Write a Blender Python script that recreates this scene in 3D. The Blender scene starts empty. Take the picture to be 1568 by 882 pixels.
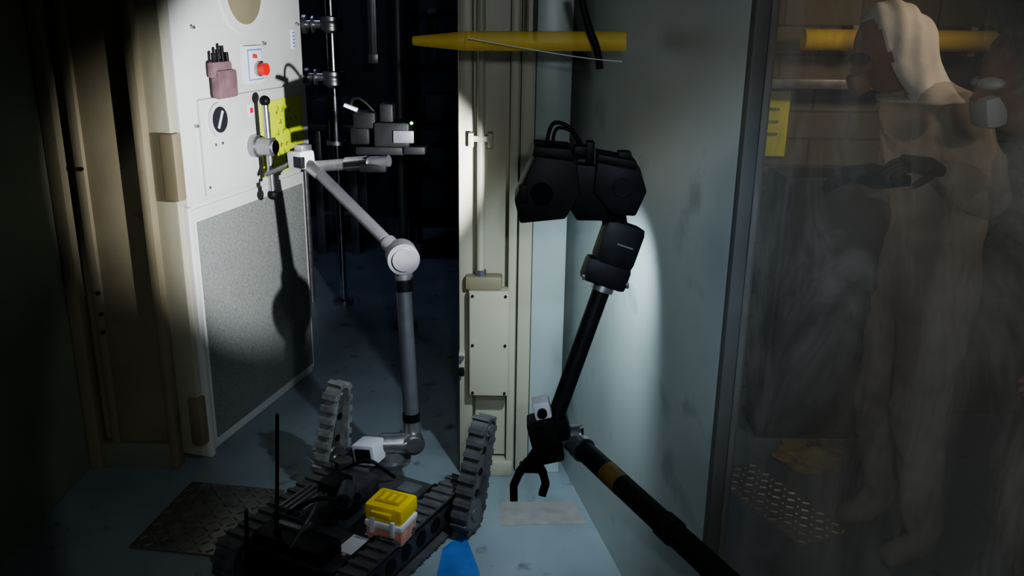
import bpy, bmesh, math, random
from mathutils import Vector, Matrix
random.seed(4)
V=Vector
COL=bpy.context.scene.collection
# ------------------------------------------------------------------ materials
def mat(name,col,rough=.5,metal=0,var=.12,scale=8,bump=.0,bscale=60,spec=.5,alpha=1,coat=0,speck=None,rvar=.1):
    m=bpy.data.materials.new(name);m.use_nodes=True;nt=m.node_tree;N=nt.nodes;L=nt.links
    b=N["Principled BSDF"];b.inputs["Metallic"].default_value=metal
    b.inputs["Specular IOR Level"].default_value=spec
    b.inputs["Alpha"].default_value=alpha
    b.inputs["Coat Weight"].default_value=coat
    tc=N.new("ShaderNodeTexCoord");nz=N.new("ShaderNodeTexNoise")
    nz.inputs["Scale"].default_value=scale;nz.inputs["Detail"].default_value=6
    L.new(tc.outputs["Object"],nz.inputs["Vector"])
    r=N.new("ShaderNodeValToRGB");r.color_ramp.elements[0].position=.3;r.color_ramp.elements[1].position=.7
    lo=[max(0,c*(1-var)) for c in col];hi=[min(1,c*(1+var)) for c in col]
    r.color_ramp.elements[0].color=(*lo,1);r.color_ramp.elements[1].color=(*hi,1)
    L.new(nz.outputs["Fac"],r.inputs["Fac"])
    last=r.outputs["Color"]
    if speck:
        n2=N.new("ShaderNodeTexNoise");n2.inputs["Scale"].default_value=speck[1];n2.inputs["Detail"].default_value=8
        L.new(tc.outputs["Object"],n2.inputs["Vector"])
        r2=N.new("ShaderNodeValToRGB");r2.color_ramp.elements[0].position=speck[2];r2.color_ramp.elements[1].position=speck[2]+.1
        L.new(n2.outputs["Fac"],r2.inputs["Fac"])
        mx=N.new("ShaderNodeMixRGB");mx.inputs[2].default_value=(*speck[0],1)
        L.new(r2.outputs["Color"],mx.inputs[0]);L.new(last,mx.inputs[1]);last=mx.outputs[0]
    L.new(last,b.inputs["Base Color"])
    mr=N.new("ShaderNodeMapRange");mr.inputs[3].default_value=max(0,rough-rvar);mr.inputs[4].default_value=min(1,rough+rvar)
    L.new(nz.outputs["Fac"],mr.inputs[0]);L.new(mr.outputs[0],b.inputs["Roughness"])
    if bump>0:
        n3=N.new("ShaderNodeTexNoise");n3.inputs["Scale"].default_value=bscale
        L.new(tc.outputs["Object"],n3.inputs["Vector"])
        bp=N.new("ShaderNodeBump");bp.inputs["Strength"].default_value=bump;bp.inputs["Distance"].default_value=.004
        L.new(n3.outputs["Fac"],bp.inputs["Height"]);L.new(bp.outputs[0],b.inputs["Normal"])
    return m
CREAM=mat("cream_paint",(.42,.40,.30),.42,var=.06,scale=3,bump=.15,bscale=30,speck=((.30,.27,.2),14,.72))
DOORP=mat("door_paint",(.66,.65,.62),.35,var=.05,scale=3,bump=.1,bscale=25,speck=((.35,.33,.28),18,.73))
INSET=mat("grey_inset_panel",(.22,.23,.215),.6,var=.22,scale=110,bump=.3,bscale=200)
JAMB=mat("jamb_paint",(.24,.205,.13),.55,var=.15,scale=3,bump=.2,bscale=25,speck=((.14,.12,.075),9,.64))  # brown kept dark: dim light on the left frame put into the colour
WALLP=mat("partition_paint",(.38,.44,.42),.36,var=.12,scale=2.5,bump=.2,bscale=7,speck=((.26,.31,.29),5,.6))
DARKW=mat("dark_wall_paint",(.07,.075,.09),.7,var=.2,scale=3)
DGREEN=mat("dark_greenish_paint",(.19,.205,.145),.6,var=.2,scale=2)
MULL=mat("mullion_dark_paint",(.10,.10,.09),.6,var=.2,scale=4)
CABM=mat("cabinet_dark_paint",(.03,.028,.026),.6,var=.2,scale=4)
FLOOR=mat("floor_epoxy",(.23,.28,.30),.45,var=.12,scale=4,bump=.15,bscale=20,speck=((.12,.14,.15),9,.62))
BLUE=mat("blue_floor_paint",(.05,.15,.42),.45,var=.15,scale=20)
PINK=mat("floor_reflection_tint",(.48,.44,.40),.6,var=.15,scale=25,alpha=.35)  # pale floor reflection put into a see-through colour
ALU=mat("brushed_aluminium",(.40,.40,.41),.34,metal=.85,var=.1,scale=30)
ALUP=mat("grey_alu_paint",(.15,.15,.16),.4,metal=.35,var=.08,scale=20)
CHROME=mat("chrome",(.55,.55,.6),.18,metal=1,var=.08,scale=10)
BLACK=mat("black_plastic",(.008,.008,.009),.5,var=.3,scale=20,spec=.2)
BLKM=mat("black_anodised",(.010,.010,.011),.5,metal=.0,var=.3,scale=20,spec=.22)
GEAR=mat("dark_grey_gear",(.06,.06,.065),.5,metal=.2,var=.35,scale=20)
RUBBER=mat("track_rubber",(.085,.085,.087),.6,var=.3,scale=25,bump=.3)
RUBL=mat("lit_track_rubber",(.30,.30,.295),.5,var=.35,scale=25,bump=.3)  # pale copy of track rubber; strongly lit lugs put into the colour
YEL=mat("yellow_plastic",(.90,.66,.01),.35,var=.08,scale=20)
YEL2=mat("yellow_plastic_dark",(.55,.40,.02),.4,var=.1,scale=20)
YSIGN=mat("yellow_green_sign",(.66,.78,.02),.5,var=.05,scale=10)
INK=mat("sign_ink",(.22,.28,.01),.6)
WHITE=mat("white_label",(.75,.76,.8),.45,var=.04)
BLUEL=mat("blue_label_edge",(.2,.25,.6),.5)
RED=mat("red_button",(.75,.03,.02),.3,var=.05)
PINKP=mat("pink_padding",(.72,.36,.26),.6,var=.3,scale=30)
POUCH=mat("maroon_pouch",(.20,.12,.13),.6,var=.3,scale=20,bump=.4)
GLASSD=mat("dark_glass",(.03,.03,.035),.08,var=.1)
PIPEY=mat("ochre_reflection",(.16,.10,.03),.5,var=.3,scale=40)  # colour of an ochre reflection on the arm
PIPEG=mat("yellow_reflection_tint",(.95,.68,.10),.6,var=.15,scale=10,alpha=.58)  # see-through yellow for pipes that are only reflections
TREAD=mat("tread_plate_steel",(.20,.20,.18),.35,metal=.5,var=.2,scale=20)
TREAD2=mat("tread_plate_reflection",(.6,.57,.5),.3,metal=.6,var=.2,scale=20)  # bright steel for the plate's reflection
COVER=mat("white_coverall_fabric",(.60,.54,.45),.75,var=.15,scale=6,bump=.5,bscale=16,alpha=.42)  # alpha makes the figure read as a reflection
COVERH=mat("white_hood_fabric",(.80,.77,.70),.7,var=.15,scale=12,bump=.6,bscale=25,alpha=.68)
SKIN=mat("skin",(.36,.16,.09),.5,var=.1,scale=20,alpha=.75)
GLOVE=mat("dark_glove",(.08,.06,.04),.6,var=.2,scale=20,alpha=.7)
DARKC=mat("dark_coverall_fabric",(.035,.028,.022),.8,var=.3,scale=8,bump=.5,bscale=20,alpha=.8)
MASKW=mat("white_mask",(.75,.72,.66),.5,var=.05,alpha=.9)
HAIR=mat("dark_hair",(.03,.02,.015),.5,var=.3,scale=40)
ORANGE=mat("orange_respirator",(.35,.14,.03),.5,var=.2,alpha=.8)
def brickmat():
    m=bpy.data.materials.new("block_wall");m.use_nodes=True;nt=m.node_tree;N=nt.nodes;L=nt.links;b=N["Principled BSDF"]
    tc=N.new("ShaderNodeTexCoord");mp=N.new("ShaderNodeMapping");mp.inputs["Rotation"].default_value=(math.radians(90),0,0)
    br=N.new("ShaderNodeTexBrick");br.inputs["Scale"].default_value=1
    br.inputs["Color1"].default_value=(.16,.135,.09,1);br.inputs["Color2"].default_value=(.13,.11,.075,1);br.inputs["Mortar"].default_value=(.07,.06,.045,1)
    br.inputs["Brick Width"].default_value=.3;br.inputs["Row Height"].default_value=.11;br.inputs["Mortar Size"].default_value=.005
    L.new(tc.outputs["Object"],mp.inputs[0]);L.new(mp.outputs[0],br.inputs[0]);L.new(br.outputs[0],b.inputs["Base Color"])
    b.inputs["Roughness"].default_value=.8
    return m
BRICK=brickmat()
def hazeglass():
    m=bpy.data.materials.new("haze_pane_glass");m.use_nodes=True;nt=m.node_tree;N=nt.nodes;L=nt.links;b=N["Principled BSDF"]  # added pane: reflection haze put into its colour and alpha
    b.inputs["Base Color"].default_value=(.44,.42,.37,1);b.inputs["Roughness"].default_value=.35
    tc=N.new("ShaderNodeTexCoord");mp=N.new("ShaderNodeMapping");mp.inputs["Scale"].default_value=(1,1,.45)
    n=N.new("ShaderNodeTexNoise");n.inputs["Scale"].default_value=4.2;n.inputs["Detail"].default_value=9;n.inputs["Roughness"].default_value=.68;n.inputs["Distortion"].default_value=.8
    L.new(tc.outputs["Object"],mp.inputs[0]);L.new(mp.outputs[0],n.inputs["Vector"])
    r=N.new("ShaderNodeValToRGB");r.color_ramp.elements[0].position=.45;r.color_ramp.elements[0].color=(.13,)*3+(1,);r.color_ramp.elements[1].position=.72;r.color_ramp.elements[1].color=(.52,)*3+(1,)
    L.new(n.outputs["Fac"],r.inputs[0]);L.new(r.outputs[0],b.inputs["Alpha"])
    return m
HAZE=hazeglass()
# ------------------------------------------------------------------ builders
ROOT=None
def group(name,loc):
    global ROOT
    e=bpy.data.objects.new(name,None);e.location=loc;e.empty_display_size=.1;COL.objects.link(e);ROOT=e;return e
def fin(name,bm,m,smooth=False,root="cur"):
    me=bpy.data.meshes.new(name);bm.normal_update();bm.to_mesh(me);bm.free();me.materials.append(m)
    if smooth:
        for p in me.polygons:p.use_smooth=True
        try: me.set_sharp_from_angle(angle=math.radians(40))
        except Exception: pass
    o=bpy.data.objects.new(name,me);COL.objects.link(o)
    r=ROOT if root=="cur" else root
    if r: o.parent=r;o.matrix_parent_inverse=Matrix.Translation(-r.location)
    return o
def frame(x,z=V((0,0,1))):
    x=V(x).normalized();y=z.cross(x).normalized();zz=x.cross(y);return Matrix((x,y,zz)).transposed()
def addbox(bm,c,s,rot=None,bevel=.0,seg=2):
    r=bmesh.ops.create_cube(bm,size=1);vs=r["verts"]
    for v in vs: v.co=V((v.co.x*s[0],v.co.y*s[1],v.co.z*s[2]))
    if bevel>0:
        es=list({e for v in vs for e in v.link_edges})
        rr=bmesh.ops.bevel(bm,geom=es+vs,offset=min(bevel,min(s)*.45),segments=seg,affect='EDGES',profile=.6)
        vs=list({v for f in rr["faces"] for v in f.verts}|{v for v in vs if v.is_valid})
    M=rot if rot is not None else Matrix.Identity(3)
    for v in vs: v.co=M@v.co+V(c)
    return vs
def box(name,c,s,m,rot=None,bevel=.004,root="cur"):
    bm=bmesh.new();addbox(bm,c,s,rot,bevel);return fin(name,bm,m,True,root)
def boxes(name,lst,m,root="cur"):
    bm=bmesh.new()
    for a in lst: addbox(bm,*a)
    return fin(name,bm,m,True,root)
def addcyl(bm,p1,p2,r1,r2=None,seg=32):
    r2=r1 if r2 is None else r2;p1=V(p1);p2=V(p2);d=p2-p1
    q=V((0,0,1)).rotation_difference(d.normalized())
    M=Matrix.Translation((p1+p2)/2)@q.to_matrix().to_4x4()
    bmesh.ops.create_cone(bm,cap_ends=True,segments=seg,radius1=r1,radius2=r2,depth=d.length,matrix=M)
def cyl(name,p1,p2,r,m,r2=None,seg=32,root="cur"):
    bm=bmesh.new();addcyl(bm,p1,p2,r,r2,seg);return fin(name,bm,m,True,root)
def cyls(name,lst,m,root="cur"):
    bm=bmesh.new()
    for a in lst:addcyl(bm,*a)
    return fin(name,bm,m,True,root)
def sph(name,c,s,m,rot=None,root="cur",seg=24):
    bm=bmesh.new();bmesh.ops.create_uvsphere(bm,u_segments=seg,v_segments=seg//2,radius=1)
    M=rot if rot is not None else Matrix.Identity(3)
    for v in bm.verts:v.co=M@V((v.co.x*s[0],v.co.y*s[1],v.co.z*s[2]))+V(c)
    return fin(name,bm,m,True,root)
def tube(name,pts,r,m,root="cur"):
    c=bpy.data.curves.new(name,"CURVE");c.dimensions='3D';c.bevel_depth=r;c.bevel_resolution=4;c.use_fill_caps=True
    s=c.splines.new("NURBS");s.points.add(len(pts)-1)
    for i,p in enumerate(pts):s.points[i].co=(*p,1)
    s.use_endpoint_u=True;s.order_u=3;s.resolution_u=8;c.materials.append(m)
    o=bpy.data.objects.new(name,c);COL.objects.link(o)
    r_=ROOT if root=="cur" else root
    if r_:o.parent=r_;o.matrix_parent_inverse=Matrix.Translation(-r_.location)
    return o
def wall(name,c,s,m,bevel=0,rot=None): return box(name,c,s,m,rot,bevel,root=None)
# ------------------------------------------------------------------ room shell
wall("floor",(.4,3,-.05),(7,9,.1),FLOOR)
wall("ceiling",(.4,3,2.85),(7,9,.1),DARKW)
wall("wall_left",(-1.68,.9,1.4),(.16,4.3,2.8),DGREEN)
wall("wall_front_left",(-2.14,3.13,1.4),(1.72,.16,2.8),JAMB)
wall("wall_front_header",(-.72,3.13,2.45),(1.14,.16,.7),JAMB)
wall("wall_front_right",(.01,3.13,1.4),(.36,.16,2.8),CREAM)
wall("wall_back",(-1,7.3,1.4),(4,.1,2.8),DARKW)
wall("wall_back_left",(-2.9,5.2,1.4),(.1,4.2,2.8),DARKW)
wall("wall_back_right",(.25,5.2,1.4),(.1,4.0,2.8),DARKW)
p0=V((.19,3.12,0));p1=V((.466,1.86,0));d=(p1-p0);dn=d.normalized()
wall("wall_partition",(p0+p1)/2+V((.03,0,1.4)),(d.length,.05,2.8),WALLP,rot=frame(d))
wall("wall_block",(1.75,3.66,1.4),(3.1,.12,2.8),BRICK)
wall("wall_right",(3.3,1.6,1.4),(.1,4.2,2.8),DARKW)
g=group("added_haze_window",p1)  # added window, put in to veil the right side with haze
wc=p1+dn*.86+V((.03,0,0))
box("glass_pane",wc+V((0,0,1.45)),(1.62,.012,2.5),HAZE,frame(dn),0)
boxes("window_frame",[(p1+dn*.012+V((.03,0,1.4)),(.024,.052,2.8),frame(dn),.004),(p1+dn*1.68+V((.03,0,1.4)),(.05,.056,2.8),frame(dn),.004),(wc+V((0,0,.1)),(1.62,.05,.2),frame(dn),.004),(wc+V((0,0,2.75)),(1.62,.05,.1),frame(dn),.004)],MULL)  # added frame; its dark upright covers the wall's fade into shade
# jamb profile, left
g=group("trim_1",(-1.4,3.03,0))
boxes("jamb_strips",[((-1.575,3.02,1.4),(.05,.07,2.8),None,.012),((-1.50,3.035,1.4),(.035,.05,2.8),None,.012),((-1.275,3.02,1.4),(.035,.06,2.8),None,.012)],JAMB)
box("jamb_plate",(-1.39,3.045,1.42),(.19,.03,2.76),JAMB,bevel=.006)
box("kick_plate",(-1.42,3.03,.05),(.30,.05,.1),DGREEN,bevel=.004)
cyls("jamb_bolts",[((-1.49,3.012,z),(-1.49,3.0,z),.007,None,10) for z in(.55,.62,.70,1.15)],BLKM)
# jamb profile right
g=group("trim_2",(0,3.03,0))
boxes("pillar_strips",[((-.165,3.025,1.4),(.05,.07,2.8),None,.01),((.0,3.02,1.4),(.03,.07,2.8),None,.008),((.045,3.035,1.4),(.05,.05,2.8),None,.01)],CREAM)
box("pillar_face",(.13,3.035,1.4),(.12,.05,2.8),WALLP,bevel=.006)
box("pillar_base",(-.07,3.01,.03),(.16,.07,.06),CREAM,bevel=.006)
box("lower_panel",(-.075,3.035,.20),(.115,.03,.26),CREAM,bevel=.004)
# ------------------------------------------------------------------ door leaf
A=V((-1.194,3.09,0));T=V((.2585,.966,0)).normalized();NN=V((T.y,-T.x,0));DR=Matrix((T,NN,V((0,0,1)))).transposed()
def W(s,n,z):return A+T*s+NN*n+V((0,0,z))
g=group("door_1",A)
def dbox(name,s0,s1,n0,n1,z0,z1,m,bevel=.004):
    return box(name,W((s0+s1)/2,(n0+n1)/2,(z0+z1)/2),(s1-s0,n1-n0,z1-z0),m,DR,bevel)
dbox("leaf",0,.90,-.12,0,.0,2.1,DOORP,.012)
dbox("upper_slab",.015,.93,-.10,.022,1.0,2.1,DOORP,.014)
dbox("edge_rib",.0,.035,-.01,.03,.0,1.0,DOORP,.012)
dbox("upper_step",.12,.92,.02,.034,1.02,1.37,DOORP,.006)
dbox("lower_panel_rim",.05,.90,-.002,.008,.03,.98,DOORP,.004)
dbox("lower_inset",.075,.88,.0,.012,.05,.93,INSET,.003)
dbox("hinge_strip",-.03,.012,-.1,.012,.02,2.1,CREAM,.01)
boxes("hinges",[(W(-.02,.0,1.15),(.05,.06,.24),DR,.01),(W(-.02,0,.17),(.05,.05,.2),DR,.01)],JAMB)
cyls("porthole_ring",[(W(.47,.018,1.745),W(.47,.034,1.745),.15,None,48)],DOORP)
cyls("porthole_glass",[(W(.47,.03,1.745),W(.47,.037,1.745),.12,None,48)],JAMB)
cyl("round_window_rim",W(.225,.022,1.29),W(.225,.045,1.29),.062,DOORP)
cyl("round_window_glass",W(.225,.04,1.29),W(.225,.047,1.29),.048,GLASSD)
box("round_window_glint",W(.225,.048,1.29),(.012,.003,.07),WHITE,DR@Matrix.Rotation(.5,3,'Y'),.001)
dbox("switch_plate",.45,.58,.02,.034,1.40,1.545,WHITE,.003)
dbox("switch_plate_border",.462,.568,.033,.036,1.413,1.532,BLUEL,.001)
dbox("switch_plate_inner",.467,.563,.034,.0375,1.418,1.527,WHITE,.001)
cyl("switch_collar",W(.525,.035,1.455),W(.525,.05,1.455),.028,ALU)
cyl("red_push_button",W(.53,.05,1.455),W(.53,.075,1.455),.024,RED)
cyl("key_switch",W(.50,.035,1.505),W(.50,.05,1.505),.008,RED,seg=16)
dbox("label_small",.435,.48,.03,.037,1.275,1.325,WHITE,.001)
dbox("label_small_mark",.447,.468,.036,.038,1.29,1.31,RED,.001)
dbox("label_upper",.835,.865,.02,.025,1.52,1.60,WHITE,.001)
boxes("label_upper_print",[(W(.85,.026,1.53+i*.014),(.018,.002,.006),DR,0) for i in range(5)],BLUEL)
boxes("screws",[(W(s,.03,z),(.012,.016,.012),DR,.004) for s,z in [(.1,1.28),(.9,1.4),(.13,1.62),(.88,1.62),(.14,1.05),(.6,1.55),(.2,1.2),(.245,1.2)]],ALU)
dbox("yellow_sign",.52,.865,.033,.038,1.02,1.325,YSIGN,.001)
st=[]
for r in range(5):
    for c in range(3+(r%2)):
        cs=.65+c*.045+ (r%2)*.02;cz=1.28-r*.046
        for k in range(3): 
            st.append((W(cs+random.uniform(-.008,.008),.0395,cz+random.uniform(-.01,.01)),(random.uniform(.012,.025),.002,.0035) if k%2 else (.0035,.002,random.uniform(.012,.022)),DR,0))
boxes("sign_lettering",st,INK)
dbox("sign_arrow",.575,.588,.038,.0405,1.08,1.28,INK,.0)
dbox("pouch",.20,.33,.034,.07,1.365,1.47,POUCH,.02)
dbox("pouch_flap",.19,.315,.03,.06,1.44,1.50,POUCH,.015)
for i in range(4): cyl("pouch_tool_%d"%(i+1),W(.21+i*.03,.05,1.46),W(.215+i*.028,.045,1.53+.012*(i%3)),.008,BLACK,seg=12)
HS=.455
cyl("handle_boss",W(HS,.022,1.16),W(HS,.06,1.16),.045,ALU)
cyl("handle_hub",W(HS,.05,1.16),W(HS,.125,1.16),.036,ALU)
cyl("handle_hub_cap",W(HS,.12,1.16),W(HS,.135,1.16),.028,CHROME)
hb0=W(HS+.01,.10,.965);hb1=W(HS,.10,1.34)
cyl("handle_bar",hb0,hb1,.0125,ALU)
sph("handle_ball_top",hb1,(.021,.021,.021),BLACK);sph("handle_ball_bottom",hb0,(.021,.021,.021),BLACK)
# ------------------------------------------------------------------ electrical box and conduit
g=group("electrical_box",(-.08,3.0,.55))
box("box_body",(-.08,2.975,.55),(.145,.07,.40),CREAM,bevel=.006)
box("box_cover",(-.08,2.937,.55),(.138,.008,.392),CREAM,bevel=.003)
cyls("box_screws",[((-.08+a*.058,2.934,.55+b*.185),(-.08+a*.058,2.928,.55+b*.185),.005,None,12) for a in(-1,1) for b in(-1,0,1)],BLKM)
g=group("conduit_pipe",(-.112,2.975,1.7))
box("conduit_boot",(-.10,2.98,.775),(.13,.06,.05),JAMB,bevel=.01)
cyl("conduit",(-.112,2.975,.78),(-.112,2.975,2.75),.0135,CREAM)
cyl("conduit_nut",(-.112,2.975,.785),(-.112,2.975,.82),.02,ALUP,seg=8)
boxes("conduit_clamps",[((-.112,2.98,1.28),(.085,.04,.02),None,.004),((-.145,2.98,1.275),(.018,.05,.05),None,.004),((-.08,2.98,1.275),(.018,.05,.05),None,.004)],CREAM)
g=group("latch_switch",(-.175,2.97,.48))
box("latch_body",(-.178,2.975,.475),(.022,.04,.07),CREAM,bevel=.004)
box("latch_tab",(-.178,2.95,.44),(.018,.02,.03),BLACK,bevel=.003)
cyl("latch_knob",(-.178,2.952,.495),(-.178,2.935,.495),.009,ALU,seg=16)
# ------------------------------------------------------------------ back-room equipment
g=group("valve_pipework",(-1.0,5,0))
cyls("chrome_pipe",[((-1.006,5,1.32),(-1.006,5,2.75),.033),((-1.006,5,.03),(-1.006,5,1.32),.022)],CHROME)
cyls("chrome_sleeve",[((-1.008,5,.97),(-1.008,5,1.22),.042)],CHROME)
cyls("flanges",[((-1.006,5,z),(-1.006,5,z+.02),.06) for z in (.0,1.28,1.33,1.57,1.62,.95)]+[((-1.15,5,z),(-1.0,5,z),.022) for z in (1.32,1.60)]+[((-1.16,5,z),(-1.14,5,z),.05) for z in (1.32,1.60)]+[((-1.11,5,z),(-1.10,5,z),.045) for z in (1.32,1.60)],ALU)
cyls("side_pipe",[((-1.2,5.02,0),(-1.2,5.02,2.75),.02)],ALU)
sph("valve_body_upper",(-1.006,5,1.6),(.06,.06,.055),ALU);sph("valve_body_lower",(-1.006,5,1.31),(.06,.06,.055),ALU)
g=group("steel_rack",(-1.3,6.4,0))
rk=[]
for x in(-1.36,-1.12):
    for y in(6.1,6.5): rk.append(((x,y,.45),(.055,.055,.9),None,.004))
rk+= [((-1.24,6.3,.9),(.36,.5,.04),None,.004),((-1.24,6.1,.3),(.24,.03,.03),None,0)]
boxes("rack_frame",rk,ALU)
boxes("rack_top_unit",[((-1.24,6.3,1.0),(.30,.4,.16),None,.01)],DARKW)
g=group("tall_post",(-.6,4.6,0))
cyls("post",[((-.59,4.6,0.02),(-.59,4.6,2.75),.024)],ALUP)
cyls("post_foot",[((-.59,4.6,0),(-.59,4.6,.02),.07)],ALUP)
g=group("hanging_rail",(-.73,4.7,1.3))
boxes("rail_channel",[((-.735,4.7,2.1),(.045,.03,1.3),None,.004),((-.735,4.684,2.1),(.02,.01,1.28),None,.002)],ALU)
boxes("rail_end",[((-.735,4.7,1.44),(.055,.04,.05),None,.004)],ALU)
g=group("storage_shelf",(-.3,6.2,0))
boxes("shelf_boards",[((-.35,6.2,z),(.75,.5,.02),None,.003) for z in(.25,.6,.95,1.3,1.65)],BLKM)
boxes("shelf_posts",[((x,y,.9),(.04,.04,1.8),None,.003) for x in(-.70,.0) for y in(5.97,6.43)],BLKM)
boxes("shelf_bins",[((-.5,6.15,1.05),(.2,.3,.18),None,.01),((-.2,6.15,1.40),(.22,.3,.18),None,.01),((-.45,6.15,.7),(.25,.3,.17),None,.01),((-.55,6.1,1.5),(.07,.1,.38),None,.02)],DARKW)
# ------------------------------------------------------------------ floor items
def floor_poly(name,pts,m,z=.002):
    bm=bmesh.new();lo=[bm.verts.new((x,y,0.0005)) for x,y in pts];hi=[bm.verts.new((x,y,z)) for x,y in pts]
    bm.faces.new(hi);bm.faces.new(lo[::-1])
    n=len(pts)
    for i in range(n):bm.faces.new((lo[i],lo[(i+1)%n],hi[(i+1)%n],hi[i]))
    return fin(name,bm,m,False,None)
floor_poly("floor_marking_blue",[(-.24,2.0),(-.05,2.0),(-.09,2.38),(-.15,2.60),(-.215,2.50)],BLUE)
floor_poly("floor_reflection_pale",[(-.03,2.64),(.27,2.66),(.235,2.80),(-.03,2.79)],PINK)  # reflection on the floor, drawn as a flat pale patch
def treadplate(name,c,L_,W_,ang,m):
    g=group(name,c);R_=Matrix.Rotation(ang,3,'Z');l=[(V(c)+V((0,0,.004)),(L_,W_,.007),R_,.002)]
    nx=int(L_/.035);ny=int(W_/.035)
    for i in range(nx):
        for j in range(ny):
            q=R_@V(((i+.5)*L_/nx-L_/2,(j+.5)*W_/ny-W_/2,0))
            l.append((V(c)+q+V((0,0,.009)),(.024,.006,.004),R_@Matrix.Rotation(math.radians(45 if (i+j)%2 else -45),3,'Z'),.0))
    boxes("plate",l,m)
treadplate("tread_plate",(-1.03,2.66,.0),.36,.42,math.radians(-8),TREAD)
treadplate("tread_plate",(.97,2.82,.0),.22,.52,math.radians(24),TREAD2)  # second plate stands in for a reflection of the floor plate
# ------------------------------------------------------------------ tracks
def track(name,p1,r1,p2,r2,Wd,width,mb,mw,ncl=26,cleat=.010,cth=.009):
    p1=V(p1);p2=V(p2);ax=(p2-p1);Ln=ax.length;ax.normalize();Wd=V(Wd).normalized();up=ax.cross(Wd).normalized()
    a=math.asin((r1-r2)/Ln)
    n=18
    def pt(c,r,t):return c+ax*(math.cos(t)*r)+up*(math.sin(t)*r)
    def outline(o):
        P=[]
        t0=math.pi/2-a;t1=2*math.pi-t0
        for i in range(n+1):P.append(pt(p1,r1+o,t0+(t1-t0)*i/n))
        for i in range(n+1):P.append(pt(p2,r2+o,-t0+(2*t0)*i/n))
        return P
    bm=bmesh.new();O=outline(0);I=outline(-.008);k=len(O);vs=[]
    for i in range(k):
        vs.append([bm.verts.new(O[i]-Wd*width/2),bm.verts.new(O[i]+Wd*width/2),bm.verts.new(I[i]+Wd*width/2),bm.verts.new(I[i]-Wd*width/2)])
    for i in range(k):
        j=(i+1)%k
        for q in range(4):bm.faces.new((vs[i][q],vs[j][q],vs[j][(q+1)%4],vs[i][(q+1)%4]))
    bmesh.ops.recalc_face_normals(bm,faces=bm.faces)
    seg=[(O[(i+1)%k]-O[i]).length for i in range(k)];tot=sum(seg);
    for c in range(ncl):
        s=tot*c/ncl;i=0
        while s>seg[i]:s-=seg[i];i+=1
        p=O[i].lerp(O[(i+1)%k],s/seg[i]);t=(O[(i+1)%k]-O[i]).normalized();nn=t.cross(Wd).normalized()
        if nn.dot(p-(p1+p2)/2)<0:nn=-nn
        R_=Matrix((t,Wd,nn)).transposed();addbox(bm,p+nn*cleat/2,(cth,width,cleat),R_,.0)
    fin(name+"_belt",bm,mb,False)
    bm=bmesh.new()
    for p,r in((p1,r1),(p2,r2)):
        addcyl(bm,p-Wd*width*.42,p+Wd*width*.42,r-.010,None,28);addcyl(bm,p-Wd*width*.5,p+Wd*width*.5,r*.35,None,16)
    addbox(bm,(p1+p2)/2,(Ln,width*.6,min(r1,r2)*1.1),Matrix((ax,Wd,up)).transposed(),.004)
    nh=max(2,int(Ln/.09))
    fin(name+"_frame",bm,mw,True)
    bm=bmesh.new()
    for h in range(nh):
        q=p1.lerp(p2,(h+1)/(nh+1))
        for sg in(-1,1): addcyl(bm,q+Wd*sg*width*.30,q+Wd*sg*width*.33,min(r1,r2)*.38,None,16)
    fin(name+"_hub_caps",bm,BLKM,True)
def robot_base(name,c,F,flips):
    F=V(F).normalized();Rr=V((F.y,-F.x,0));C=V(c);RM=Matrix((Rr,F,V((0,0,1)))).transposed()
    def L(r,f,z):return C+Rr*r+F*f+V((0,0,z))
    g=group(name,C)
    box("chassis_body",L(0,-.02,.085),(.33,.60,.09),BLACK,RM,.012)
    box("chassis_deck",L(0,-.02,.135),(.30,.56,.012),GEAR,RM,.004)
    for sd,nm in((-1,"left"),(1,"right")):
        track("track_%s"%nm,L(.21*sd,-.30,.082),.072,L(.21*sd,.30,.082),.072,Rr,.075,RUBBER,GEAR,36,.009,.016)
        box("side_rail_%s"%nm,L(.165*sd,0,.14),(.02,.5,.03),BLKM,RM,.004)
    i=0
    for (sd,dirv,ln,mb,re,off) in flips:
        i+=1;pv=L(.285*sd,.30,.082)+V(off);dd=V(dirv).normalized()
        lug=mb is RUBL
        track("flipper_%d"%i,pv,.062,pv+dd*ln,re,Rr,.06,mb,ALU if lug else ALUP,18 if lug else 22,.015 if lug else .009,.022 if lug else .018)
        cyl("flipper_axle_%d"%i,L(.2*sd,.30,.082),pv+Rr*.02*sd,.02,ALU)
    return L,RM,Rr,F
# ------------------------------------------------------------------ robot 1
F1=(.447,.894,0)
L,RM,Rr,Fv=robot_base("tracked_robot",(-.505,2.50,0),F1,[(-1,(.12,.10,1),.25,RUBL,.036,(-.03,.0,.03)),(1,(.16,.16,1),.30,RUBBER,.036,(-.02,-.05,0))])
box("electronics_box",L(-.05,.06,.175),(.13,.14,.07),GEAR,RM,.012)
box("battery_left",L(-.09,-.12,.175),(.12,.18,.07),GEAR,RM,.01)
box("payload_pod",L(-.05,-.02,.23),(.08,.09,.05),BLACK,RM,.012)
cyl("gear_drum",L(-.10,-.02,.17),L(.02,-.02,.17),.045,BLKM)
cyl("drive_motor",L(-.14,.14,.15),L(-.14,.14,.22),.03,GEAR)
cyl("pod_lens_barrel",L(.0,-.02,.235),L(.04,-.10,.235),.028,GEAR)
cyl("pod_lens",L(.04,-.10,.235),L(.043,-.106,.235),.020,GLASSD)
box("rear_shelf",L(-.02,-.25,.16),(.26,.1,.05),BLACK,RM,.01)
boxes("deck_fins",[(L(-.13+.02*i,-.12,.215),(.008,.15,.02),RM,.001) for i in range(5)],ALUP)
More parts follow.
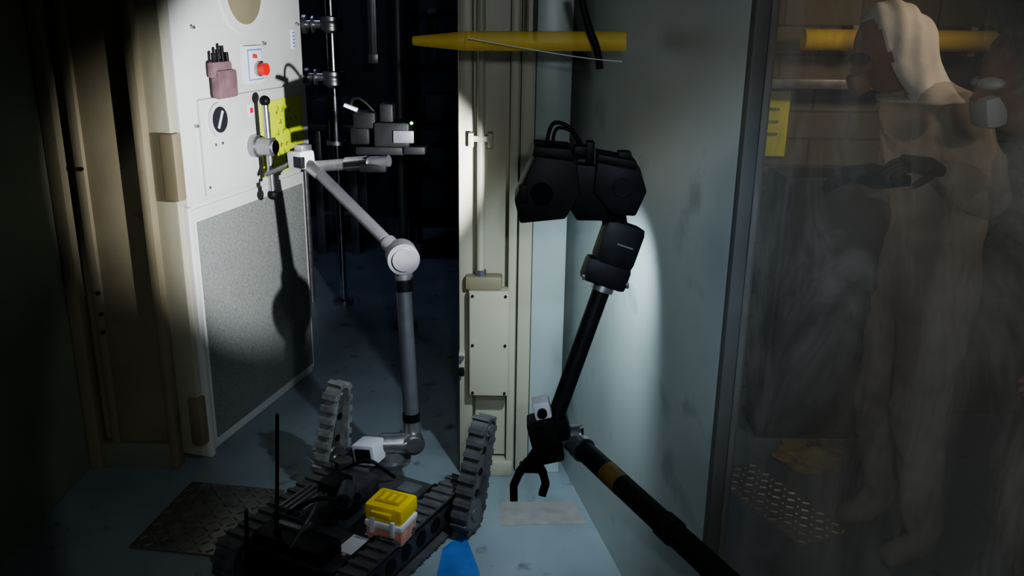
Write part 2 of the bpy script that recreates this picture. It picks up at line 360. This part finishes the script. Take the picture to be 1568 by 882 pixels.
boxes("deck_plates",[(L(-.06,-.21,.19),(.10,.05,.012),RM,.002),(L(.10,.18,.15),(.07,.06,.02),RM,.003),(L(-.12,.22,.15),(.05,.06,.02),RM,.003)],ALUP)
cyls("deck_bolts",[(L(a,b,.14),L(a,b,.15),.008,None,10) for a in(-.13,.13) for b in(-.22,-.1,.05,.18)],ALU)
tube("cable_1",[L(-.1,-.2,.2),L(-.02,-.16,.28),L(.06,-.08,.22),L(.04,.02,.18)],.007,BLACK)
tube("cable_2",[L(-.12,.1,.2),L(-.05,.14,.26),L(.02,.17,.20),L(.02,.21,.16)],.006,BLACK)
tube("cable_3",[L(.0,-.30,.18),L(.05,-.28,.27),L(.02,-.2,.27),L(-.03,-.14,.24)],.005,ALUP)
box("side_panel",L(.165,-.05,.075),(.012,.36,.09),ALUP,RM,.003)
boxes("side_white_sticker",[(L(.12,-.16,.143),(.06,.09,.004),RM,0)],WHITE)
cyl("antenna_1",(-.70,2.3,.14),(-.67,2.3,.578),.0055,BLKM)
cyl("antenna_1_base",(-.70,2.3,.12),(-.696,2.3,.20),.012,BLACK)
cyl("antenna_2",(-.76,2.2,.12),(-.75,2.2,.324),.0055,BLKM)
cx=V((-.362,2.37,-.005))
RY=Matrix.Rotation(math.radians(-22),3,'Z')
box("case_lower",cx+V((0,0,.175)),(.125,.10,.07),PINKP,RY,.01)
box("case_white_pad",cx+V((0,0,.20)),(.13,.105,.02),WHITE,RY,.006)
box("case_yellow_lid",cx+V((.0,.01,.235)),(.13,.11,.055),YEL,RY,.014)
box("case_lid_rib",cx+V((.0,.01,.264)),(.085,.06,.004),YEL2,RY,.001)
boxes("case_lid_marks",[(cx+RY@V((x,.01,.267)),(.014,.045,.002),RY,0) for x in(-.025,0,.025)],YEL)
box("case_handle",cx+RY@V((0,-.06,.245)),(.07,.012,.018),YEL,RY,.004)
boxes("case_latches",[(cx+RY@V((x,-.055,.20)),(.014,.012,.05),RY,.003) for x in(-.035,.035)],WHITE)
def joint(name,c,ax,r,w,m,m2=None):
    c=V(c);ax=V(ax).normalized()
    cyl(name,c-ax*w/2,c+ax*w/2,r,m);cyl(name+"_cap",c-ax*(w/2+.008),c+ax*(w/2+.008),r*.72,m2 or m)
cyl("turret_plate",(-.425,2.83,.14),(-.425,2.83,.155),.07,ALU)
cyl("turret_drum",(-.425,2.83,.155),(-.425,2.83,.185),.05,ALUP,.04)
joint("shoulder_joint",(-.41,2.83,.21),(1,.1,0),.038,.10,ALU,ALU)
joint("shoulder_elbow",(-.352,2.85,.215),(.3,-1,0),.04,.085,ALU,ALU)
cyl("shoulder_neck",(-.352,2.85,.215),(-.353,2.86,.30),.034,ALU,.028)
cyl("collar_black_low",(-.353,2.86,.285),(-.354,2.863,.315),.031,BLACK)
cyl("lower_link",(-.353,2.86,.30),(-.385,2.96,.83),.0275,ALUP)
cyl("collar_black_high",(-.379,2.945,.745),(-.3815,2.952,.785),.031,BLACK)
box("camera_box",(-.495,2.78,.205),(.085,.08,.075),WHITE,frame((1,-.4,.15)),.006)
box("camera_box_face",(-.51,2.742,.205),(.06,.01,.05),BLKM,frame((1,-.4,.15)),.002)
el=V((-.385,2.965,.865))
joint("elbow_joint",el,(.25,-1,0),.056,.08,ALUP,ALUP)
cyl("elbow_hub",el+V((0,0,-.03)),el+V((.005,0,-.075)),.036,ALUP,.03)
wr=V((-.75,3.38,1.075))
cyl("upper_link",el,wr,.022,ALUP)
cyl("upper_link_sleeve",el+(wr-el)*.04,el+(wr-el)*.16,.03,ALUP)
gr=V((-.83,3.42,1.125))
cyl("wrist_neck",wr,gr,.025,ALU)
box("gripper_body",gr,(.09,.07,.07),WHITE,frame((-.35,.3,-.05)),.012)
box("gripper_body_top",gr+V((.01,0,.045)),(.05,.05,.03),ALU,frame((-.35,.3,0)),.006)
box("gripper_side",gr+V((.0,-.035,-.005)),(.05,.02,.045),BLKM,frame((-.35,.3,0)),.004)
hb=W(HS+.005,.10,1.05)
for sg in(-1,1):
    mid=gr.lerp(hb,.6)+T*(.028*sg)
    tube("gripper_finger_%d"%(1 if sg<0 else 2),[gr+T*.015*sg+V((-.03,.02,-.01)),mid,hb+T*(.016*sg)-NN*.01],.009,ALUP)
jt=V((-.78,3.41,1.10));hd=V((-.47,3.30,1.145))
cyl("camera_link",jt,hd,.022,ALU)
cyl("camera_link_sleeve",jt.lerp(hd,.45),jt.lerp(hd,.75),.028,CHROME)
box("camera_link_bracket",jt.lerp(hd,.8)+V((0,0,-.02)),(.10,.06,.03),BLACK,None,.006)
box("head_body",(-.45,3.3,1.25),(.13,.12,.09),BLKM,None,.01)
box("head_face",(-.405,3.236,1.245),(.075,.012,.045),ALUP,None,.003)
boxes("head_modules",[((-.55,3.3,1.30),(.08,.10,.06),None,.008),((-.57,3.3,1.24),(.07,.08,.06),None,.008),((-.47,3.3,1.325),(.05,.08,.07),None,.008),((-.37,3.3,1.19),(.08,.08,.03),None,.006)],BLACK)
box("head_light_bar",(-.60,3.27,1.345),(.05,.03,.012),WHITE,frame((1,0,-.4)),.002)
boxes("head_bracket",[((-.50,3.3,1.185),(.18,.05,.03),None,.005)],BLKM)
ledm=mat("green_led",(.2,.8,.1));bb=ledm.node_tree.nodes["Principled BSDF"];bb.inputs["Emission Color"].default_value=(.3,1,.1,1);bb.inputs["Emission Strength"].default_value=2
sph("status_led",(-.375,3.236,1.295),(.006,.006,.006),ledm)
tube("head_cable",[(-.50,3.3,1.3),(-.56,3.28,1.39),(-.62,3.3,1.36),(-.58,3.3,1.28)],.005,BLACK)
# ------------------------------------------------------------------ robot 2
L2,RM2,_,_=robot_base("tracked_robot",(.20,.98,0),(.05,1,0),[(-1,(0,1,.1),.24,RUBBER,.03,(0,0,0)),(1,(0,1,.1),.24,RUBBER,.03,(0,0,0))])
cyl("turret_drum",L2(.0,.14,.14),L2(.0,.14,.20),.05,BLKM)
jb=L2(0,.14,.24)
j0=V((.507,1.29,.64));j2=V((.159,2.0,.663))
joint("shoulder_joint",jb,(.3,-.7,0),.045,.09,BLKM)
cyl("base_link",jb,j0,.03,BLKM)
joint("middle_joint",j0,(.0,.3,1),.04,.07,BLKM)
cyl("lower_link",j0,j2,.026,BLKM)
dl=(j2-j0)
cyl("lower_link_ochre_reflection",j0+dl*.71,j0+dl*.79,.0266,PIPEY)  # band standing in for an ochre reflection on the link
cyl("lower_link_collar",j0+dl*.93,j0+dl*.955,.032,ALU)
cyl("lower_link_sleeve",j0+dl*.45,j0+dl*.50,.030,BLKM)
joint("elbow_joint",j2+V((.0,0,.012)),(1,-.25,.25),.028,.05,ALU,CHROME)
cyl("elbow_neck",j2,j0+dl*.93,.029,ALU)
ga=V((.10,2.0,.70))
RA=frame((1,0,.25))
box("wrist_block",ga+V((-.01,0,-.03)),(.075,.07,.12),BLKM,RA,.012)
box("wrist_block_side",(.125,2.0,.70),(.05,.055,.06),BLKM,RA,.01)
box("wrist_silver_cap",(.078,1.975,.765),(.042,.05,.045),WHITE,RA,.006)
cyl("wrist_silver_knob",(.078,1.95,.762),(.078,1.94,.762),.012,BLKM)
cyl("wrist_roll",(.075,2.0,.62),(.055,2.0,.585),.024,BLKM)
for sg,tip in((-1,V((.013,2.0,.492))),(1,V((.086,2.0,.508)))):
    b0=V((.058+.012*sg,2.0,.60))
    mid=V((.056+.030*sg,2.0,.57)) 
    m2=mid.lerp(tip,.5)+V((.008*sg,0,0))
    boxes("gripper_finger_%d"%(1 if sg<0 else 2),[((b0+mid)/2,((mid-b0).length+.01,.022,.014),frame(mid-b0,V((0,1,0))),.003),((mid+m2)/2,((m2-mid).length+.008,.02,.013),frame(m2-mid,V((0,1,0))),.003),((m2+tip)/2,((tip-m2).length+.008,.02,.015),frame(tip-m2,V((0,1,0))),.003)],BLACK)
boxes("gripper_knuckle",[((.056,2,.585),(.06,.03,.02),None,.004)],BLKM)
a0=V((.112,2.0,.72));a1=V((.226,2.05,1.07))
cyl("upper_link",a0,a1,.0215,BLKM)
cyl("upper_link_collar",a0.lerp(a1,.93),a1,.028,ALU)
ab=(a1-a0).normalized();RB=frame(ab,V((0,1,0)))
box("head_mount_lower",a1+ab*.02+V((-.006,0,0)),(.06,.11,.075),BLKM,RB,.012)
box("head_mount_upper",a1+ab*.095+V((.0,0,0)),(.11,.10,.08),BLKM,RB,.018)
boxes("mount_screws",[(a1+V((-.055,-.038,.02)),(.008,.01,.014),None,.003),(a1+V((.05,-.038,.0)),(.008,.01,.014),None,.003)],ALU)
box("mount_label",a1+ab*.10+V((.01,-.042,0)),(.004,.04,.004),ALUP,RB,0)
nk=a1+ab*.14
cyl("head_neck",nk+V((-.02,0,-.01)),nk+V((-.035,0,.06)),.03,BLKM)
def prism(name,pts,y0,y1,m,bev=.006):
    bm=bmesh.new();a=[bm.verts.new((p.x,y0,p.z)) for p in pts];b=[bm.verts.new((p.x,y1,p.z)) for p in pts];n=len(pts)
    bm.faces.new(a);bm.faces.new(b[::-1])
    for i in range(n):bm.faces.new((a[i],a[(i+1)%n],b[(i+1)%n],b[i])[::-1])
    bmesh.ops.recalc_face_normals(bm,faces=bm.faces)
    bmesh.ops.bevel(bm,geom=list(bm.edges)+list(bm.verts),offset=bev,segments=2,affect='EDGES',profile=.6)
    return fin(name,bm,m,True)
prism("left_camera_housing",[V((.052,0,1.395)),V((.002,0,1.285)),V((.016,0,1.228)),V((.120,0,1.240)),V((.152,0,1.30)),V((.140,0,1.385))],1.97,2.08,BLKM)
prism("right_camera_housing",[V((.190,0,1.378)),V((.185,0,1.30)),V((.230,0,1.245)),V((.285,0,1.242)),V((.308,0,1.30)),V((.288,0,1.358)),V((.27,0,1.368))],2.0,2.09,BLKM)
prism("head_bridge",[V((.12,0,1.36)),V((.11,0,1.29)),V((.15,0,1.225)),V((.25,0,1.225)),V((.25,0,1.35))],2.02,2.07,BLACK)
prism("left_camera_hood",[V((.045,0,1.407)),V((.04,0,1.385)),V((.138,0,1.375)),V((.128,0,1.402))],1.96,2.08,BLACK,.004)
prism("right_camera_hood",[V((.19,0,1.388)),V((.19,0,1.370)),V((.280,0,1.355)),V((.278,0,1.373))],1.985,2.08,BLACK,.003)
cyls("camera_lenses",[((.065,1.972,1.30),(.062,1.962,1.298),.026,None,32),((.25,2.002,1.31),(.25,1.994,1.31),.022,None,32)],BLACK)
boxes("head_sensor_blocks",[((.175,2.04,1.385),(.02,.04,.05),None,.004),((.152,2.04,1.385),(.03,.04,.03),None,.004),((.022,1.965,1.30),(.02,.01,.04),None,.003),((.255,2.04,1.378),(.03,.04,.02),None,.003)],BLACK)
tube("head_cable_loop",[(.075,2.04,1.40),(.08,2.04,1.45),(.11,2.04,1.452),(.14,2.04,1.43),(.155,2.04,1.39)],.0045,BLACK)
tube("head_cable_loop_2",[(.09,2.05,1.40),(.09,2.05,1.435),(.115,2.05,1.44),(.15,2.05,1.42),(.165,2.05,1.38)],.004,BLACK)
cyls("head_lamp_housings",[((.085,2.07,1.295),(.088,2.30,1.245),.026,None,24),((.25,2.07,1.30),(.25,2.10,1.29),.022,None,24)],BLKM)
# ------------------------------------------------------------------ overhead pipes, reflections built as objects
g=group("yellow_pipe_reflection",(.1,2.38,1.6))
cyl("pipe_run",(-.13,2.39,1.616),(.285,2.36,1.622),.025,PIPEG)
cyl("pipe_reducer",(-.27,2.402,1.614),(-.13,2.39,1.616),.012,PIPEG,.025)
boxes("pipe_brackets",[((.05,2.38,2.21),(.012,.012,1.18),None,.002)],CABM)
g=group("yellow_pipe_reflection",(2,3.45,1.6))
cyl("pipe_run",(1.1,3.5,1.60),(3.25,3.5,1.61),.04,PIPEG)
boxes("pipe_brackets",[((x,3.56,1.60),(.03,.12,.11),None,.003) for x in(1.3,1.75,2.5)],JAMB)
g=group("hanging_cable",(.1,2.30,1.6))
tube("cable",[(-.12,2.32,1.625),(.04,2.31,1.60),(.2,2.30,1.578),(.27,2.29,1.575)],.0013,WHITE)  # thin line standing in for a reflected string
tube("hook_hose",[(.155,2.32,1.75),(.18,2.32,1.66),(.21,2.31,1.60),(.215,2.31,1.555)],.010,BLACK)
# ------------------------------------------------------------------ right background items
g=group("sign_reflection",(.99,3.58,1.27))  # plate stands in for the door sign's reflection
box("sign_plate",(.99,3.585,1.27),(.22,.012,.26),mat("sign_reflection_yellow",(.80,.84,.03),.6,var=.2),None,.003)
boxes("sign_text",[((.99,3.576,1.33-.05*i),(.14,.004,.01),None,0) for i in range(3)],INK)
g=group("control_cabinet",(1.35,3.42,.0))
box("cabinet_body",(1.25,3.45,.55),(.42,.24,1.1),CABM,None,.01)
box("cabinet_door",(1.25,3.325,.57),(.38,.012,1.0),CABM,None,.006)
cyl("cabinet_knob",(1.10,3.32,.65),(1.10,3.29,.65),.018,BLKM)
box("cabinet_plinth",(1.25,3.45,.015),(.44,.25,.03),BLACK,None,.003)
g=group("cable_tray",(1.2,3.5,1.42))
boxes("tray",[((1.2,3.54,1.425),(.6,.10,.015),None,.002),((1.2,3.49,1.435),(.6,.006,.035),None,.001)],ALU)
g=group("yellow_glow_lump",(1.18,2.98,0))  # lump made up for a patch of yellow glow
bm=bmesh.new();bmesh.ops.create_icosphere(bm,subdivisions=4,radius=1)
for v in bm.verts:
    n=.14*math.sin(v.co.x*6+1)*math.cos(v.co.y*5)+.10*math.sin(v.co.z*9+v.co.x*5)+.06*math.sin(v.co.y*13)
    z=v.co.z*(1+n);v.co=V((v.co.x*.12*(1+n)+1.17,v.co.y*.10*(1+n)+3.08,max(0.001,.05+z*.05)))
fin("glow_lump_body",bm,mat("yellow_glow_tint",(.45,.30,.04),.6,var=.5,scale=15,bump=.4),True)
tube("glow_lump_tie",[(1.15,3.06,.10),(1.17,3.05,.13),(1.20,3.06,.11)],.008,BLACK)
# ------------------------------------------------------------------ people, reflections built as see-through figures
def skinmesh(name,verts,edges,m,sub=2,root=0):
    me=bpy.data.meshes.new(name);me.from_pydata([v[:3] for v in verts],edges,[]);o=bpy.data.objects.new(name,me);COL.objects.link(o)
    me.materials.append(m);o.parent=ROOT;o.matrix_parent_inverse=Matrix.Translation(-ROOT.location)
    sk=o.modifiers.new("skin","SKIN");sk.use_smooth_shade=True
    roots=root if isinstance(root,(list,tuple)) else [root]
    for i,v in enumerate(verts):
        s=me.skin_vertices[0].data[i];s.radius=(v[3],v[4] if len(v)>4 else v[3]);s.use_root=(i in roots)
    sb=o.modifiers.new("sub","SUBSURF");sb.levels=sub;sb.render_levels=sub
    return o
def hand(name,w,dirv,down,m,curl=.6,thumb=1):
    w=V(w);f=V(dirv).normalized();n=V(down);n=(n-f*n.dot(f)).normalized();s=f.cross(n).normalized()*thumb
    R_=Matrix((f,s,n)).transposed()
    box(name+"_palm",w+f*.045,(.095,.082,.03),m,R_,.014)
    vs=[];es=[];rt=[]
    for i,(off,ln) in enumerate(((.032,.070),(.011,.080),(-.011,.074),(-.031,.058))):
        b=w+f*.08+s*off;rt.append(len(vs));a=0;p=b
        vs.append((*p,.0095))
        for k in range(3):
            a+=curl*(.45+.25*k);d_=f*math.cos(a)+n*math.sin(a);p=p+d_*ln*(.45,.32,.25)[k];vs.append((*p,(.009,.0082,.007)[k]));es.append((len(vs)-2,len(vs)-1))
    b=w+f*.03+s*.036;rt.append(len(vs));vs.append((*b,.012))
    for k,(df,ds,dn_) in enumerate(((.022,.022,.008),(.024,.010,.014),(.018,.0,.014))):
        b=b+f*df+s*ds+n*dn_;vs.append((*b,(.011,.0095,.008)[k]));es.append((len(vs)-2,len(vs)-1))
    skinmesh(name+"_fingers",vs,es,m,1,rt)
def head(c,fwd,up,skinm,name="head"):
    f=V(fwd).normalized();u=V(up);u=(u-f*u.dot(f)).normalized();s=u.cross(f)
    R_=Matrix((f,s,u)).transposed()
    bm=bmesh.new();bmesh.ops.create_uvsphere(bm,u_segments=48,v_segments=32,radius=1)
    for v in bm.verts:
        x,y,z=v.co;g_=lambda a,b,cx,cz,w:math.exp(-((a-cx)**2+(b-cz)**2)/w)
        X=x*.095;Y=y*.075;Z=z*.115
        if z<0: Y*=1-.28*(-z);X*=1-.12*(-z)
        if x>0:
            X+=.024*g_(y,z,0,-.12,.012)+.012*g_(y,z,0,.08,.02)
            X-=.010*(g_(y,z,.38,.08,.025)+g_(y,z,-.38,.08,.025))
            X+=.008*g_(y,z,0,-.48,.03)+.010*g_(y,z,0,-.80,.06)-.005*g_(y,z,0,-.58,.006)
        v.co=R_@V((X,Y,Z))+V(c)
    fin(name,bm,skinm,True)
    for sg in(-1,1):
        k=1 if sg<0 else 2
        sph("eye_%d"%k,V(c)+R_@V((.074,.029*sg,.008)),(.012,.012,.010),MASKW,seg=16)
        sph("pupil_%d"%k,V(c)+R_@V((.084,.029*sg,.008)),(.004,.005,.005),HAIR,seg=12)
        sph("ear_%d"%k,V(c)+R_@V((-.005,.073*sg,-.005)),(.018,.008,.03),skinm,R_,seg=16)
    box("mouth",V(c)+R_@V((.087,0,-.062)),(.01,.042,.007),ORANGE,R_,.003)
    return R_
def hood(c,R_,m,base,sc=1.0,cut=.45):
    """hood shell round the head, its lower half draping down onto the shoulders at 'base'"""
    bm=bmesh.new();bmesh.ops.create_uvsphere(bm,u_segments=72,v_segments=56,radius=1)
    dl_=[v for v in bm.verts if v.co.x>cut and v.co.z<.80 and v.co.z>-.72]
    bmesh.ops.delete(bm,geom=dl_,context='VERTS')
    base=V(base)
    for v in bm.verts:
        x,y,z=v.co;w=.004*math.sin(7*z+4*y)+.003*math.sin(13*x+6*z)
        p=R_@V((x*(.114+w)*sc-.012,y*(.096+w)*sc,z*(.135+w)*sc))+V(c)
        if z<-.15:
            t=min(1,(-z-.15)/.75);t=t*t*(3-2*t)
            ang=math.atan2(y,x) if abs(x)+abs(y)>1e-5 else 0
            # drape ring round the neck base, world-space
            d_=R_@V((math.cos(ang),math.sin(ang),0));d_.z=0
            if d_.length>1e-4:d_.normalize()
            rr=.115+.012*math.sin(5*ang)
            tgt=base+d_*rr*min(1,(1-z*z)**.5+.75)+V((0,0,.0))
            p=p.lerp(tgt,t)
        v.co=p
    o=fin("hood",bm,m,True);md=o.modifiers.new("s","SOLIDIFY");md.thickness=.004
def body(name,J,m,sc=1.0):
    P=["pelvis","waist","chest","upchest","neck","shL","elL","foL","wrL","shR","elR","foR","wrR","hipL","knL","caL","anL","toL","hipR","knR","caR","anR","toR"]
    rad=dict(pelvis=(.155,.14),waist=(.14,.13),chest=(.15,.135),upchest=(.125,.11),neck=(.068,.068),sh=(.078,.078),el=(.055,.055),fo=(.052,.052),wr=(.036,.036),hip=(.105,.105),kn=(.078,.078),ca=(.075,.075),an=(.055,.055),to=(.042,.042))
    vs=[]
    for p in P:
        k=p if p in rad else p[:-1];r=rad[k];vs.append((*J[p],r[0]*sc,r[1]*sc))
    ix={p:i for i,p in enumerate(P)}
    E=[("pelvis","waist"),("waist","chest"),("chest","upchest"),("upchest","neck"),("upchest","shL"),("shL","elL"),("elL","foL"),("foL","wrL"),("upchest","shR"),("shR","elR"),("elR","foR"),("foR","wrR"),("pelvis","hipL"),("hipL","knL"),("knL","caL"),("caL","anL"),("anL","toL"),("pelvis","hipR"),("hipR","knR"),("knR","caR"),("caR","anR"),("anR","toR")]
    o=skinmesh(name,vs,[(ix[a],ix[b]) for a,b in E],m,3,0)
    tx=bpy.data.textures.new(name+"_folds","CLOUDS");tx.noise_scale=.08;tx.noise_depth=1
    dm=o.modifiers.new("folds","DISPLACE");dm.texture=tx;dm.strength=.035;dm.mid_level=.5
    return o
def lerp(a,b,t):return tuple(V(a).lerp(V(b),t))
def sh(J,o):return {k:(v[0]+o[0],v[1]+o[1],v[2]) for k,v in J.items()}
O1=(.06,.13)
group("worker_reflection_coverall",(1.24,2.55,0))
J=dict(pelvis=(1.19,2.42,.93),waist=(1.20,2.42,1.10),chest=(1.18,2.42,1.27),upchest=(1.14,2.42,1.41),neck=(1.06,2.42,1.53),
 shR=(1.13,2.25,1.44),elR=(1.20,2.13,1.21),wrR=(1.02,2.10,1.33),shL=(1.13,2.60,1.42),elL=(1.14,2.62,1.18),wrL=(.98,2.40,1.24),
 hipL=(1.19,2.52,.86),knL=(1.15,2.53,.49),caL=(1.18,2.53,.33),anL=(1.21,2.53,.10),toL=(1.08,2.54,.045),
 hipR=(1.19,2.32,.86),knR=(1.18,2.30,.49),caR=(1.22,2.30,.33),anR=(1.26,2.30,.10),toR=(1.13,2.29,.045))
J["foR"]=lerp(J["elR"],J["wrR"],.4);J["foL"]=lerp(J["elL"],J["wrL"],.4);J=sh(J,O1)
body("coverall_body",J,COVER)
hc=V((1.045,2.55,1.60))
R_=head(hc,(-1,0,-.45),(-.3,0,1),SKIN)
hood(hc,R_,COVERH,(1.14,2.55,1.47),1.0,.42)
box("respirator",hc+R_@V((.105,0,-.05)),(.05,.07,.06),ORANGE,R_,.018)
tube("respirator_strap",[hc+R_@V(p) for p in((.10,-.04,-.05),(.06,-.09,-.03),(.0,-.114,.02),(-.05,-.105,.06))],.006,BLACK)
sph("goggles",hc+R_@V((.083,0,.014)),(.026,.055,.022),GLASSD,R_)
hand("hand_near",J["wrR"],(-1,-.1,.1),(0,.2,-1),GLOVE,.7,1)
hand("hand_far",J["wrL"],(-1,-.1,.1),(0,-.2,-1),GLOVE,.7,-1)
box("handheld_controller",(.98,2.37,1.28),(.10,.20,.03),BLACK,frame((1,.1,.1)),.008)
O2=(-.04,-.10)
group("worker_reflection_mask",(1.38,1.85,0))
J=dict(pelvis=(1.45,1.95,.90),waist=(1.43,1.95,1.06),chest=(1.37,1.95,1.22),upchest=(1.28,1.95,1.36),neck=(1.19,1.95,1.47),
 shR=(1.27,1.78,1.38),elR=(1.40,1.72,1.16),wrR=(1.34,1.76,.95),shL=(1.27,2.12,1.38),elL=(1.40,2.14,1.16),wrL=(1.36,2.08,.95),
 hipL=(1.45,2.04,.84),knL=(1.40,2.05,.48),caL=(1.44,2.05,.32),anL=(1.47,2.05,.10),toL=(1.34,2.06,.045),
 hipR=(1.45,1.86,.84),knR=(1.44,1.85,.48),caR=(1.48,1.85,.32),anR=(1.52,1.85,.10),toR=(1.39,1.84,.045))
J["foR"]=lerp(J["elR"],J["wrR"],.4);J["foL"]=lerp(J["elL"],J["wrL"],.4);J=sh(J,O2)
body("coverall_body",J,DARKC,.9)
hc=V((1.055,1.86,1.575));R_=head(hc,(-1,0,-.25),(-.2,0,1),SKIN)
hood(hc+R_@V((-.012,0,.015)),R_,DARKC,(1.19,1.85,1.42),1.0,.35)
box("dust_mask",hc+R_@V((.085,0,-.045)),(.05,.085,.07),MASKW,R_,.022)
sph("goggle_lens",hc+R_@V((.08,0,.012)),(.024,.055,.016),MASKW,R_)
hand("hand_near",J["wrR"],(-.3,0,-1),(-1,.2,0),SKIN,.5,1)
hand("hand_far",J["wrL"],(-.3,0,-1),(-1,-.2,0),SKIN,.5,-1)
# ------------------------------------------------------------------ lights
def spot(name,loc,tgt,e,size,blend,col,rad=.03):
    l=bpy.data.lights.new(name,"SPOT");l.energy=e;l.spot_size=math.radians(size);l.spot_blend=blend;l.color=col;l.shadow_soft_size=rad
    o=bpy.data.objects.new(name,l);o.location=loc;o.rotation_euler=(V(tgt)-V(loc)).to_track_quat('-Z','Y').to_euler();COL.objects.link(o);return o
def area(name,loc,tgt,e,sx,sy,col):
    l=bpy.data.lights.new(name,"AREA");l.energy=e;l.shape='RECTANGLE';l.size=sx;l.size_y=sy;l.color=col
    o=bpy.data.objects.new(name,l);o.location=loc;o.rotation_euler=(V(tgt)-V(loc)).to_track_quat('-Z','Y').to_euler();COL.objects.link(o);return o
spot("robot_head_lamp",(.088,2.325,1.24),(-.98,3.50,1.12),185,56,.5,(.92,.95,1),.012)
spot("added_wall_floor_fill",(.17,2.13,1.28),(.14,3.0,.25),42,92,.9,(.74,.88,1),.02)  # added cool fill for pillar, floor and wall glow
spot("camera_side_fill_spot",(.12,-.15,1.85),(.18,2.76,.45),42,59,.10,(.86,.92,1),.03)  # added camera-side fill; cone edge shapes the dark corner arc
spot("cool_wall_glow_fill",(.22,.15,2.25),(.40,2.15,.95),95,26,1,(.56,.75,1),.04)  # added cool spot to make the glow on the partition
spot("warm_figure_fill",(2.3,1.8,2.5),(1.25,2.9,1.65),72,54,.8,(1,.80,.58),.15)  # added warm light for the see-through figures, no fixture
area("blue_backroom_lamp",(-1.2,5.5,2.7),(-1,5.5,0),5,.8,.3,(.55,.62,1))
area("dim_overhead_fill",(-.3,.8,2.75),(-.3,1.6,0),1.5,1.2,.6,(.9,.88,.78))  # added overhead fill, lifts the dim near parts
w=bpy.data.worlds.new("World");bpy.context.scene.world=w;w.use_nodes=True
w.node_tree.nodes["Background"].inputs[0].default_value=(.5,.6,.8,1);w.node_tree.nodes["Background"].inputs[1].default_value=.016
# ------------------------------------------------------------------ camera
cam=bpy.data.cameras.new("camera");cam.sensor_width=36;cam.lens=1650/1920*36;cam.clip_start=.02
co=bpy.data.objects.new("camera",cam);COL.objects.link(co)
M=(Matrix.Rotation(math.radians(90-17.65),4,'X')@Matrix.Rotation(math.radians(.85),4,'Z'))
co.matrix_world=Matrix.Translation((0,0,1.7))@M
bpy.context.scene.camera=co
bpy.context.scene.view_settings.view_transform='AgX'
try: bpy.context.scene.view_settings.look='AgX - Medium High Contrast'
except Exception: pass
